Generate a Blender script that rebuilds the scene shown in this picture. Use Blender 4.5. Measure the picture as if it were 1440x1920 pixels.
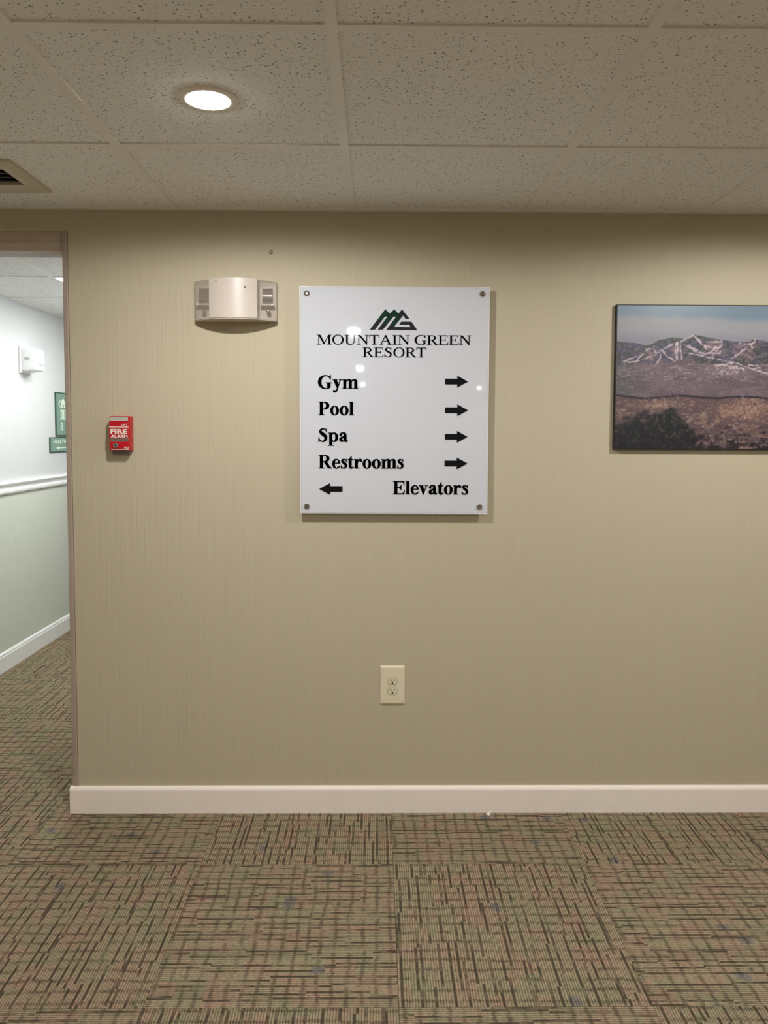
import bpy, bmesh, math, random
import numpy as np
from mathutils import Matrix, Vector

for o in list(bpy.data.objects):
    bpy.data.objects.remove(o)
scene = bpy.context.scene
COL = scene.collection

# ---------------------------------------------------------------- camera
CAM_H = 1.369
PITCH, YAW, ROLL = 0.0587, 0.0108, 0.0038
FPX = 1440.5
cp, sp = math.cos(PITCH), math.sin(PITCH)
cy_, sy_ = math.cos(YAW), math.sin(YAW)
fw = Vector((sy_ * cp, cy_ * cp, -sp))
rt = Vector((cy_, -sy_, 0))
up = rt.cross(fw)
r2 = math.cos(ROLL) * rt + math.sin(ROLL) * up
u2 = -math.sin(ROLL) * rt + math.cos(ROLL) * up
cd = bpy.data.cameras.new('camera')
cam = bpy.data.objects.new('camera', cd)
COL.objects.link(cam)
m = Matrix((( r2.x, u2.x, -fw.x, 0), (r2.y, u2.y, -fw.y, 0), (r2.z, u2.z, -fw.z, CAM_H), (0, 0, 0, 1)))
cam.matrix_world = m
cd.sensor_fit = 'AUTO'
cd.sensor_width = 36
cd.lens = FPX / 1920 * 36
cd.shift_y = -64.74 / 1920
cd.clip_start = 0.02
scene.camera = cam

# ---------------------------------------------------------------- world, exposure
world = bpy.data.worlds.new('world')
scene.world = world
world.use_nodes = True
world.node_tree.nodes['Background'].inputs[0].default_value = (0.5, 0.48, 0.45, 1)
world.node_tree.nodes['Background'].inputs[1].default_value = 0.02
vs = scene.view_settings
vs.view_transform = 'Standard'
vs.look = 'None'
vs.gamma = 1
vs.use_curve_mapping = False
vs.exposure = 0.0
scene.display_settings.display_device = 'sRGB'

LAMP_POWER = 860.0           # every recessed lobby downlight
LAMP_COLOR = (1.0, 0.985, 0.985)
# angle from straight down : relative intensity (a flat-lens downlight with a sharp cut-off near the ceiling)
LAMP_CURVE = [(0, 100), (20, 98), (40, 90), (50, 84), (60, 76), (65, 70), (70, 63), (74, 56), (77, 49), (80, 36), (82, 24), (84, 12), (86, 3.5), (88, 0.3), (90, 0)]
PANEL_EMIT = 14.0            # ceiling panel in the corridor
PANEL_COLOR = (0.97, 1.0, 0.97)

# ---------------------------------------------------------------- main measures (metres)
D = 2.7048                   # front face of the tan wall
CEIL = 2.1315                # underside of the ceiling grid
T = 0.6096                   # ceiling and carpet tile module
XL, XR, YB = -2.12, 3.4, -9.0
WT = 0.13                    # thickness of the tan wall
EDGE = -1.065                # left end of the tan wall
HEAD = 2.057                 # underside of the wall over the opening
CORR_R, CORR_E = -0.93, 7.6
CX, CY = -0.6963, 2.1127     # ceiling grid origin
FX, FY = -0.5505, 2.3641     # carpet grid origin

# ================================================================ helpers
def s2l(c):
    c = c / 255.0
    return c / 12.92 if c <= 0.04045 else ((c + 0.055) / 1.055) ** 2.4

def rgb(r, g, b, k=1.0):
    return (s2l(r) * k, s2l(g) * k, s2l(b) * k, 1)

class NT:
    """small node-tree writer"""
    def __init__(self, name, rough=0.6, spec=0.4):
        self.mat = bpy.data.materials.new(name)
        self.mat.use_nodes = True
        self.t = self.mat.node_tree
        self.b = self.t.nodes['Principled BSDF']
        self.b.inputs['Roughness'].default_value = rough
        self.b.inputs['Specular IOR Level'].default_value = spec
    def n(self, kind, **kw):
        nd = self.t.nodes.new(kind)
        for k, v in kw.items():
            setattr(nd, k, v)
        return nd
    def put(self, sock, v):
        if isinstance(v, bpy.types.NodeSocket):
            self.t.links.new(v, sock)
        elif v is not None:
            sock.default_value = v
    def m(self, op, a, b=None, c=None, clamp=False):
        nd = self.n('ShaderNodeMath', operation=op)
        nd.use_clamp = clamp
        for i, v in enumerate((a, b, c)):
            self.put(nd.inputs[i], v)
        return nd.outputs[0]
    def obj(self):
        return self.n('ShaderNodeTexCoord').outputs['Object']
    def sep(self, v):
        nd = self.n('ShaderNodeSeparateXYZ')
        self.put(nd.inputs[0], v)
        return nd.outputs
    def comb(self, x=0.0, y=0.0, z=0.0):
        nd = self.n('ShaderNodeCombineXYZ')
        for i, v in enumerate((x, y, z)):
            self.put(nd.inputs[i], v)
        return nd.outputs[0]
    def noise(self, vec, scale, detail=2.0, rough=0.5):
        nd = self.n('ShaderNodeTexNoise')
        self.put(nd.inputs['Vector'], vec)
        nd.inputs['Scale'].default_value = scale
        nd.inputs['Detail'].default_value = detail
        nd.inputs['Roughness'].default_value = rough
        return nd.outputs['Fac']
    def white(self, vec):
        nd = self.n('ShaderNodeTexWhiteNoise', noise_dimensions='3D')
        self.put(nd.inputs['Vector'], vec)
        return nd.outputs['Value']
    def ramp(self, fac, stops):
        nd = self.n('ShaderNodeValToRGB')
        self.put(nd.inputs[0], fac)
        cr = nd.color_ramp
        while len(cr.elements) < len(stops):
            cr.elements.new(0.5)
        for e, (p, c) in zip(cr.elements, stops):
            e.position = p
            e.color = c
        return nd.outputs[0]
    def maprange(self, v, a, b, c=0.0, d=1.0):
        nd = self.n('ShaderNodeMapRange')
        self.put(nd.inputs[0], v)
        for i, x in enumerate((a, b, c, d)):
            nd.inputs[1 + i].default_value = x
        return nd.outputs[0]
    def mix(self, fac, a, b, mode='MIX'):
        nd = self.n('ShaderNodeMix', data_type='RGBA', blend_type=mode)
        self.put(nd.inputs[0], fac)
        self.put(nd.inputs[6], a)
        self.put(nd.inputs[7], b)
        return nd.outputs[2]
    def bump(self, h, strength, dist):
        nd = self.n('ShaderNodeBump')
        nd.inputs['Strength'].default_value = strength
        nd.inputs['Distance'].default_value = dist
        self.put(nd.inputs['Height'], h)
        self.t.links.new(nd.outputs[0], self.b.inputs['Normal'])
    def col(self, c):
        self.put(self.b.inputs['Base Color'], c)
        return self.mat

def mat_plain(name, c, rough=0.5, spec=0.4, metal=0.0, var=0.06, scale=60.0, bump=0.0):
    n = NT(name, rough, spec)
    n.b.inputs['Metallic'].default_value = metal
    f = n.noise(n.obj(), scale, 3)
    lo = tuple(v * (1 - var) for v in c[:3]) + (1,)
    hi = tuple(min(1, v * (1 + var)) for v in c[:3]) + (1,)
    if bump:
        n.bump(f, 0.5, bump)
    return n.col(n.ramp(f, [(0.3, lo), (0.7, hi)]))

def mat_emit(name, c, strength):
    n = NT(name)
    n.b.inputs['Base Color'].default_value = (0.8, 0.8, 0.8, 1)
    n.b.inputs['Emission Color'].default_value = tuple(c) + (1,)
    n.b.inputs['Emission Strength'].default_value = strength
    return n.mat

def mat_lens(name, c, strength):
    # clear glowing lens: emits and lets the lamp behind it shine through
    n = NT(name)
    e = n.n('ShaderNodeEmission')
    e.inputs[0].default_value = tuple(c) + (1,)
    e.inputs[1].default_value = strength
    tr = n.n('ShaderNodeBsdfTransparent')
    ad = n.n('ShaderNodeAddShader')
    n.t.links.new(e.outputs[0], ad.inputs[0])
    n.t.links.new(tr.outputs[0], ad.inputs[1])
    n.t.links.new(ad.outputs[0], n.t.nodes['Material Output'].inputs['Surface'])
    return n.mat

def mat_wallpaper():
    n = NT('tan_stria_wallpaper', 0.62, 0.35)
    o = n.obj()
    s = n.sep(o)
    jit = n.noise(n.comb(s[0], 0.0, n.m('MULTIPLY', s[2], 0.25)), 9, 2)
    v = n.comb(n.m('ADD', n.m('MULTIPLY', s[0], 1.0), n.m('MULTIPLY', jit, 0.004)), 0.0, n.m('MULTIPLY', s[2], 0.012))
    f1 = n.noise(v, 115, 3, 0.65)
    f2 = n.noise(n.comb(s[0], 0.0, n.m('MULTIPLY', s[2], 0.05)), 36, 2, 0.5)
    h = n.m('ADD', n.m('MULTIPLY', f1, 0.75), n.m('MULTIPLY', f2, 0.25))
    n.bump(h, 0.65, 0.003)
    c = n.ramp(h, [(0.32, rgb(190, 180, 153)), (0.68, rgb(193, 183, 156))])
    return n.col(c)

def mat_ceiling_tile():
    n = NT('mineral_fibre_ceiling_tile', 0.9, 0.15)
    o = n.obj()
    rnd = n.n('ShaderNodeObjectInfo').outputs['Random']
    off = n.comb(n.m('MULTIPLY', rnd, 37.0), n.m('MULTIPLY', rnd, 11.0), 0.0)
    ad = n.n('ShaderNodeVectorMath', operation='ADD')
    n.put(ad.inputs[0], o)
    n.put(ad.inputs[1], off)
    p = ad.outputs[0]
    vo = n.n('ShaderNodeTexVoronoi', feature='F1')
    vo.inputs['Scale'].default_value = 125
    n.put(vo.inputs['Vector'], p)
    sel = n.sep(vo.outputs['Color'])
    r = n.m('MULTIPLY', n.maprange(sel[0], 0.42, 1.0, 0.0, 1.0), 0.36)
    hole = n.m('LESS_THAN', vo.outputs['Distance'], r)
    s = n.sep(p)
    fis = n.noise(n.comb(n.m('MULTIPLY', s[0], 0.55), s[1], 0.0), 210, 2, 0.6)
    fiss = n.m('GREATER_THAN', fis, 0.655)
    dark = n.m('MAXIMUM', hole, fiss)
    big = n.noise(p, 420, 2)
    base = n.ramp(big, [(0.3, rgb(236, 236, 235)), (0.7, rgb(247, 247, 246))])
    c = n.mix(n.m('MULTIPLY', dark, 0.8), base, rgb(120, 110, 98))
    n.bump(n.m('ADD', n.m('MULTIPLY', dark, -1.0), n.m('MULTIPLY', big, 0.3)), 0.35, 0.0015)
    return n.col(c)

def mat_carpet():
    n = NT('ribbed_carpet', 0.95, 0.1)
    s = n.sep(n.obj())
    rnd = n.m('MULTIPLY', n.n('ShaderNodeObjectInfo').outputs['Random'], 53.0)
    x, y = s[0], s[1]
    wob = n.m('MULTIPLY', n.m('SUBTRACT', n.noise(n.comb(n.m('MULTIPLY', x, 8.0), n.m('MULTIPLY', y, 30.0), rnd), 1.0, 1), 0.5), 0.0022)
    xw = n.m('ADD', x, wob)
    PIT = T / 90
    rib = n.m('DIVIDE', xw, PIT)
    ribf = n.m('FRACT', rib)
    ribi = n.m('FLOOR', rib)
    tri = n.m('ABSOLUTE', n.m('SUBTRACT', n.m('MULTIPLY', ribf, 2.0), 1.0))       # 1 at the groove
    groove = n.m('POWER', tri, 2.0)
    # uneven loops along every rib
    loop = n.noise(n.comb(n.m('MULTIPLY', ribi, 7.31), n.m('MULTIPLY', y, 150.0), rnd), 1.0, 2, 0.7)
    fuzz = n.noise(n.comb(n.m('MULTIPLY', x, 420.0), n.m('MULTIPLY', y, 420.0), rnd), 1.0, 1)
    # long dark broken lines between the ribs, about every fourth rib
    band = n.m('FLOOR', n.m('DIVIDE', ribi, 4.0))
    seg = n.m('FLOOR', n.m('ADD', n.m('DIVIDE', y, 0.16), n.m('MULTIPLY', n.white(n.comb(band, 3.0, rnd)), 5.0)))
    pick = n.m('FLOOR', n.m('MULTIPLY', n.white(n.comb(band, seg, n.m('ADD', rnd, 1.7))), 3.99))
    inb = n.m('SUBTRACT', ribi, n.m('MULTIPLY', band, 4.0))
    dpos = n.m('ABSOLUTE', n.m('SUBTRACT', n.m('ADD', inb, ribf), n.m('ADD', pick, 0.5)))
    ispick = n.maprange(dpos, 0.64, 0.22)
    pn = n.noise(n.comb(n.m('MULTIPLY', band, 5.17), n.m('MULTIPLY', y, 13.0), n.m('ADD', rnd, 9.0)), 1.0, 3, 0.65)
    pres = n.maprange(pn, 0.31, 0.55)
    dash = n.m('MULTIPLY', n.m('MULTIPLY', ispick, pres), n.maprange(fuzz, 0.2, 0.5, 0.7, 1.0))
    # soft broken cross lines
    RP = 0.0365
    yj = n.m('ADD', n.m('DIVIDE', y, RP), n.m('MULTIPLY', n.noise(n.comb(n.m('MULTIPLY', x, 6.0), n.m('MULTIPLY', y, 9.0), rnd), 1.0, 1), 0.7))
    rowi = n.m('FLOOR', yj)
    rowf = n.m('FRACT', yj)
    jig = n.m('MULTIPLY', n.m('SUBTRACT', n.white(n.comb(ribi, rowi, rnd)), 0.5), 0.09)
    rowm = n.maprange(n.m('ABSOLUTE', n.m('SUBTRACT', n.m('ADD', rowf, jig), 0.5)), 0.22, 0.05)
    rpres = n.maprange(n.noise(n.comb(n.m('MULTIPLY', x, 22.0), n.m('MULTIPLY', rowi, 4.7), n.m('ADD', rnd, 21.0)), 1.0, 3, 0.65), 0.32, 0.56)
    cross = n.m('MULTIPLY', n.m('MULTIPLY', rowm, rpres), n.maprange(n.m('ADD', groove, fuzz), 0.3, 1.2, 0.45, 1.0))
    # colour drifts from cell to cell
    cell = n.white(n.comb(band, rowi, n.m('ADD', rnd, 2.0)))
    patch = n.noise(n.comb(n.m('MULTIPLY', band, 0.33), n.m('MULTIPLY', rowi, 0.4), n.m('ADD', rnd, 5.0)), 1.0, 2)
    pal = n.m('ADD', n.m('MULTIPLY', patch, 0.8), n.m('MULTIPLY', cell, 0.2))
    base = n.ramp(pal, [(0.34, rgb(143, 136, 108)), (0.46, rgb(148, 136, 109)), (0.54, rgb(152, 134, 110)), (0.68, rgb(157, 132, 111))])
    base = n.mix(n.m('GREATER_THAN', cell, 0.99), base, rgb(126, 119, 112))
    lum = n.m('MULTIPLY', n.maprange(n.m('ADD', n.m('MULTIPLY', loop, 0.6), n.m('MULTIPLY', fuzz, 0.4)), 0.28, 0.72, 0.62, 1.3), n.maprange(groove, 0.0, 1.0, 1.18, 0.5))
    base = n.mix(1.0, base, n.comb(lum, lum, lum), 'MULTIPLY')
    dk = n.m('MAXIMUM', n.m('MULTIPLY', dash, 0.92), n.m('MULTIPLY', cross, 0.76))
    c = n.mix(dk, base, rgb(52, 45, 34))
    n.bump(n.m('SUBTRACT', n.m('SUBTRACT', n.m('MULTIPLY', loop, 0.5), groove), n.m('MULTIPLY', dk, 0.8)), 0.5, 0.002)
    return n.col(c)

M = {
    'wallpaper': mat_wallpaper(),
    'tile': mat_ceiling_tile(),
    'carpet': mat_carpet(),
    'tee': mat_plain('painted_steel_grid', rgb(238, 236, 232), 0.55, var=0.02),
    'slab': mat_plain('plenum_dark', rgb(70, 64, 58), 0.9),
    'subfloor': mat_plain('subfloor_dark', rgb(60, 54, 46), 0.9),
    'base': mat_plain('offwhite_baseboard_paint', rgb(250, 239, 227), 0.45, var=0.02, scale=14),
    'jamb': mat_plain('taupe_edge_paint', rgb(168, 152, 136), 0.5, var=0.05, scale=30),
    'headtrim': mat_plain('taupe_head_paint', rgb(196, 180, 166), 0.5, var=0.03),
    'white_paint': mat_plain('corridor_white_paint', rgb(203, 204, 205), 0.55, var=0.015, scale=20),
    'sage_paint': mat_plain('corridor_sage_paint', rgb(204, 207, 196), 0.55, var=0.02, scale=20),
    'white_trim': mat_plain('white_gloss_trim', rgb(238, 238, 238), 0.35, var=0.01),
    'beige_wall': mat_plain('lobby_tan_paint', rgb(204, 194, 173), 0.6, var=0.03, scale=20),
    'white_plastic': mat_plain('white_plastic', rgb(204, 193, 181), 0.38, 0.5, var=0.015),
    'cool_plastic': mat_plain('bright_white_plastic', rgb(240, 240, 240), 0.4, 0.5, var=0.015),
    'grey_plastic_and_shadow': mat_plain('grey_plastic_and_shadow', rgb(120, 112, 104), 0.5),  # small plastic parts, and the painted shadow under the pull station
    'dark': mat_plain('near_black', rgb(24, 20, 20), 0.6, var=0.15),
    'black_letter': mat_plain('black_sign_letter', rgb(10, 10, 11), 0.5, 0.12, var=0.1),
    'grey_letter': mat_plain('charcoal_sign_letter', rgb(34, 33, 36), 0.5, 0.12, var=0.1),
    'green_logo': mat_plain('dark_green_logo', rgb(12, 46, 34), 0.5, 0.12, var=0.1),
    'sign_white': mat_plain('white_gloss_acrylic', rgb(208, 211, 216), 0.035, 0.5, var=0.006, scale=8),
    'acrylic_edge': mat_plain('acrylic_edge', rgb(238, 236, 232), 0.15, 0.5, var=0.01),
    'chrome': mat_plain('polished_chrome', rgb(205, 203, 200), 0.12, 0.5, metal=1.0, var=0.04),
    'red': mat_plain('fire_red_plastic', rgb(186, 14, 30), 0.33, 0.5, var=0.05, scale=40),
    'white_print': mat_plain('white_print', rgb(238, 226, 214), 0.5, var=0.02),
    'label_grey': mat_plain('pale_label', rgb(176, 182, 168), 0.35, var=0.05),
    'ivory': mat_plain('ivory_plastic', rgb(228, 219, 188), 0.35, 0.5, var=0.015, scale=20),
    'canvas_edge': mat_plain('black_picture_edge', rgb(28, 24, 26), 0.55, var=0.1),
    'green_sign': mat_plain('green_sign_plastic', rgb(126, 152, 139), 0.4, var=0.03),
    'green_dark': mat_plain('dark_green_sign_edge', rgb(52, 78, 66), 0.4, var=0.03),
    'pale_print': mat_plain('pale_green_print', rgb(216, 232, 214), 0.5, var=0.02),
    'paper': mat_plain('torn_paper', rgb(232, 226, 214), 0.8, var=0.03),
    'nail': mat_plain('dull_nail_head', rgb(140, 126, 112), 0.5, metal=0.4),
    'lens_glow': mat_lens('downlight_lens_glow', (1.0, 0.95, 0.9), 26.0),
    'panel_glow': mat_emit('panel_lens_glow', PANEL_COLOR, PANEL_EMIT),
    'downlight_trim': mat_plain('downlight_trim_white', rgb(235, 228, 218), 0.45, var=0.01),
    'vent_paint': mat_plain('vent_cream_paint', rgb(206, 196, 176), 0.5, var=0.02),
    'slat_metal': mat_plain('vent_blade_metal', rgb(150, 148, 150), 0.35, metal=0.6),
}
g = NT('clear_ribbed_plastic', 0.12, 0.6)
g.b.inputs['Base Color'].default_value = rgb(214, 202, 190)
fz = g.sep(g.obj())
g.bump(g.m('SINE', g.m('MULTIPLY', fz[2], 900.0)), 0.35, 0.0008)
tr = g.n('ShaderNodeBsdfTransparent')
tr.inputs[0].default_value = (0.9, 0.88, 0.86, 1)
mx = g.n('ShaderNodeMixShader')
lw = g.n('ShaderNodeLayerWeight')
lw.inputs[0].default_value = 0.35
g.put(mx.inputs[0], g.maprange(lw.outputs['Facing'], 0.0, 1.0, 0.16, 0.75))
g.t.links.new(tr.outputs[0], mx.inputs[1])
g.t.links.new(g.b.outputs[0], mx.inputs[2])
g.t.links.new(mx.outputs[0], g.t.nodes['Material Output'].inputs['Surface'])
M['clear'] = g.mat
del g

# ---- bmesh shape helpers
def box(bm, x0, y0, z0, x1, y1, z1, mi=0):
    v = [bm.verts.new(p) for p in ((x0, y0, z0), (x1, y0, z0), (x1, y1, z0), (x0, y1, z0),
                                   (x0, y0, z1), (x1, y0, z1), (x1, y1, z1), (x0, y1, z1))]
    for q in ((3, 2, 1, 0), (4, 5, 6, 7), (0, 1, 5, 4), (1, 2, 6, 5), (2, 3, 7, 6), (3, 0, 4, 7)):
        bm.faces.new([v[i] for i in q]).material_index = mi
    return bm

def bevel_all(bm, w, seg=2):
    bmesh.ops.bevel(bm, geom=list(bm.edges), offset=w, segments=seg, profile=0.5, affect='EDGES', clamp_overlap=True)
    return bm

def bbox(x0, y0, z0, x1, y1, z1, bev=0.0, seg=2):
    bm = bmesh.new()
    box(bm, x0, y0, z0, x1, y1, z1)
    if bev:
        bevel_all(bm, bev, seg)
    return bm

def lathe(profile, seg=40, axis='Z', ox=0, oy=0, oz=0):
    """profile of (radius, height); axis Z, or Y (height runs towards -Y, out of the wall)"""
    bm = bmesh.new()
    rings = []
    for r, h in profile:
        ring = []
        for i in range(seg):
            a = 2 * math.pi * i / seg
            if axis == 'Z':
                p = (ox + r * math.cos(a), oy + r * math.sin(a), oz + h)
            else:
                p = (ox + r * math.cos(a), oy - h, oz + r * math.sin(a))
            ring.append(bm.verts.new(p))
        rings.append(ring)
    for a, b in zip(rings, rings[1:]):
        for i in range(seg):
            j = (i + 1) % seg
            bm.faces.new((a[i], a[j], b[j], b[i]))
    if profile[0][0] > 1e-6:
        bm.faces.new(list(reversed(rings[0])))
    if profile[-1][0] > 1e-6:
        bm.faces.new(rings[-1])
    bmesh.ops.remove_doubles(bm, verts=list(bm.verts), dist=1e-6)
    bmesh.ops.recalc_face_normals(bm, faces=list(bm.faces))
    return bm

def prism(plan, z0, z1):
    """vertical prism over a plan polygon of (x, y)"""
    bm = bmesh.new()
    a = [bm.verts.new((x, y, z0)) for x, y in plan]
    b = [bm.verts.new((x, y, z1)) for x, y in plan]
    bm.faces.new(list(reversed(a)))
    bm.faces.new(b)
    n = len(plan)
    for i in range(n):
        bm.faces.new((a[i], a[(i + 1) % n], b[(i + 1) % n], b[i]))
    bmesh.ops.recalc_face_normals(bm, faces=list(bm.faces))
    return bm

def plate(polys, y, t, bm=None):
    """flat shapes of (x, z) standing on the plane y, t thick towards the viewer (-y)"""
    bm = bm or bmesh.new()
    for p in polys:
        area = sum(p[i][0] * p[(i + 1) % len(p)][1] - p[(i + 1) % len(p)][0] * p[i][1] for i in range(len(p)))
        if area < 0:
            p = list(reversed(p))
        f = [bm.verts.new((x, y - t, z)) for x, z in p]
        b = [bm.verts.new((x, y, z)) for x, z in p]
        bm.faces.new(f)
        n = len(p)
        for i in range(n):
            bm.faces.new((f[i], b[i], b[(i + 1) % n], f[(i + 1) % n]))
    return bm

def mesh_of(bm, name, mats):
    me = bpy.data.meshes.new(name)
    bm.to_mesh(me)
    bm.free()
    for mt in (mats if isinstance(mats, (list, tuple)) else [mats]):
        me.materials.append(M[mt] if isinstance(mt, str) else mt)
    return me

def obj(name, bm, mats, parent=None, loc=None, rotz=0.0, smooth=False):
    me = bm if isinstance(bm, bpy.types.Mesh) else mesh_of(bm, name, mats)
    o = bpy.data.objects.new(name, me)
    COL.objects.link(o)
    if loc:
        o.location = loc
    o.rotation_euler.z = rotz
    if parent:
        o.parent = parent
    if smooth:
        for p in me.polygons:
            p.use_smooth = True
        me.set_sharp_from_angle(angle=math.radians(35))
    return o

def tag(o, label=None, cat=None, group=None, kind=None):
    if label: o['label'] = label
    if cat: o['category'] = cat
    if group: o['group'] = group
    if kind: o['kind'] = kind
    return o

def thing(name, loc, label, cat, group=None, rotz=0.0):
    o = bpy.data.objects.new(name, None)
    o.empty_display_size = 0.05
    COL.objects.link(o)
    o.location = loc
    o.rotation_euler.z = rotz
    return tag(o, label, cat, group)

# ================================================================ structure: walls
bm = bmesh.new()
box(bm, EDGE, D, 0, XR, D + WT, CEIL + 0.02)
box(bm, XL, D, HEAD, EDGE, D + WT, CEIL + 0.02)
tag(obj('wall_front', bm, 'wallpaper'), 'tan wall with fine vertical stripes and the directory sign', 'wall', kind='structure')

bm = bmesh.new()
box(bm, XL - 0.1, YB, 0, XL, D, CEIL + 0.02, 2)
box(bm, XL - 0.1, D, 1.045, XL, CORR_E, CEIL + 0.02, 0)
box(bm, XL - 0.1, D, 0, XL, CORR_E, 1.045, 1)
tag(obj('wall_left', bm, ['white_paint', 'sage_paint', 'beige_wall']), 'white corridor wall with grey green lower half', 'wall', kind='structure')
tag(obj('wall_right', bbox(XR, YB, 0, XR + 0.1, D + WT, CEIL + 0.02), 'beige_wall'), 'beige side wall of the lobby out of view', 'wall', kind='structure')
tag(obj('wall_back', bbox(XL - 0.1, YB - 0.1, 0, XR + 0.1, YB, CEIL + 0.02), 'beige_wall'), 'beige wall far behind the viewer', 'wall', kind='structure')
bm = bmesh.new()
box(bm, CORR_R, D + WT, 1.045, CORR_R + 0.1, CORR_E, CEIL + 0.02, 0)
box(bm, CORR_R, D + WT, 0, CORR_R + 0.1, CORR_E, 1.045, 1)
tag(obj('wall_corridor', bm, ['white_paint', 'sage_paint']), 'white corridor wall hidden behind the tan wall', 'wall', kind='structure')
tag(obj('wall_end', bbox(XL - 0.1, CORR_E, 0, CORR_R + 0.1, CORR_E + 0.1, CEIL + 0.02), 'white_paint'), 'white wall at the far end of the corridor', 'wall', kind='structure')

# narrow edge strip that closes the end of the tan wall
tag(obj('trim_1', bbox(EDGE - 0.0195, D - 0.003, 0.0, EDGE - 0.0015, D + WT, HEAD, 0.003), 'jamb'),
    'narrow taupe edge strip along the end of the tan wall', 'trim', kind='structure')

def profile_run(name, prof, x0, x1, mats, along='x', at=0.0):
    """prof: (out, z); out runs towards -y (along x) or +x (along y)"""
    bm = bmesh.new()
    def P(s, o_, z):
        return (s, at - o_, z) if along == 'x' else (at + o_, s, z)
    a = [bm.verts.new(P(x0, *p)) for p in prof]
    b = [bm.verts.new(P(x1, *p)) for p in prof]
    n = len(prof)
    bm.faces.new(a)
    bm.faces.new(list(reversed(b)))
    for i in range(n):
        bm.faces.new((a[i], b[i], b[(i + 1) % n], a[(i + 1) % n]))
    bmesh.ops.recalc_face_normals(bm, faces=list(bm.faces))
    return obj(name, bm, mats)

BP = [(0, 0), (0.014, 0), (0.014, 0.084), (0.0125, 0.089), (0.009, 0.0935), (0.004, 0.096), (0, 0.0965)]
tag(profile_run('baseboard_front', BP, -1.092, XR, 'base', 'x', D), 'off-white baseboard along the foot of the tan wall', 'baseboard', kind='structure')
LP = [(0, 0), (0.015, 0), (0.015, 0.088), (0.012, 0.092), (0.012, 0.1), (0.007, 0.107), (0, 0.11)]
tag(profile_run('baseboard_left', LP, D, CORR_E, 'white_trim', 'y', XL), 'white baseboard along the corridor wall', 'baseboard', kind='structure')
CP = [(0, 1.008), (0.012, 1.008), (0.016, 1.018), (0.016, 1.03), (0.01, 1.036), (0.01, 1.052), (0.022, 1.06), (0.026, 1.068), (0.022, 1.076), (0, 1.078)]
tag(profile_run('trim_2', CP, D, CORR_E, 'white_trim', 'y', XL), 'white moulded chair rail on the corridor wall', 'trim', kind='structure')
# stepped head moulding of the opening
HP = [(-0.13, 2.057), (-0.012, 2.057), (-0.012, 2.054), (-0.02, 2.05), (-0.02, 2.026), (-0.012, 2.021), (-0.012, 2.016), (-0.022, 2.011), (-0.03, 2.003), (-0.03, 1.996), (-0.13, 1.996)]
tag(profile_run('trim_3', HP, XL, EDGE - 0.0195, 'headtrim', 'x', D), 'taupe stepped head moulding over the corridor opening', 'trim', kind='structure')

# ================================================================ structure: carpet
floor = tag(obj('floor', bbox(XL - 0.1, YB - 0.1, -0.05, XR + 0.1, CORR_E + 0.1, -0.007), 'subfloor'),
            'floor covered with ribbed brown carpet tiles', 'floor', kind='structure')
GAP = 0.0005
def carpet_mesh(w, h):
    bm = bmesh.new()
    box(bm, -w / 2 + GAP, -h / 2 + GAP, -0.007, w / 2 - GAP, h / 2 - GAP, 0)
    return mesh_of(bm, 'carpet_tile', 'carpet')
full_carpet = carpet_mesh(T, T)
rest = []
for j in range(-19, 9):
    for i in range(-4, 7):
        x0, x1 = FX + i * T, FX + (i + 1) * T
        y0, y1 = FY + j * T, FY + (j + 1) * T
        vert = (i + j) % 2 == 0          # grooves run towards the wall
        near = (y1 > 1.1 and y0 < D and x0 > -2.5 and x1 < 2.6) or (y0 > D - 0.1 and x1 < -0.9 and y0 < 5.8)
        if near:
            o = obj('carpet_tile', full_carpet, None, floor, ((x0 + x1) / 2, (y0 + y1) / 2, 0),
                    (0 if vert else math.pi / 2))
        else:
            rest.append((x0, y0, x1, y1))
bm = bmesh.new()
for x0, y0, x1, y1 in rest:
    box(bm, x0 + GAP, y0 + GAP, -0.007, x1 - GAP, y1 - GAP, 0)
tag(obj('carpet_field', bm, 'carpet', floor), kind='stuff')

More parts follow.
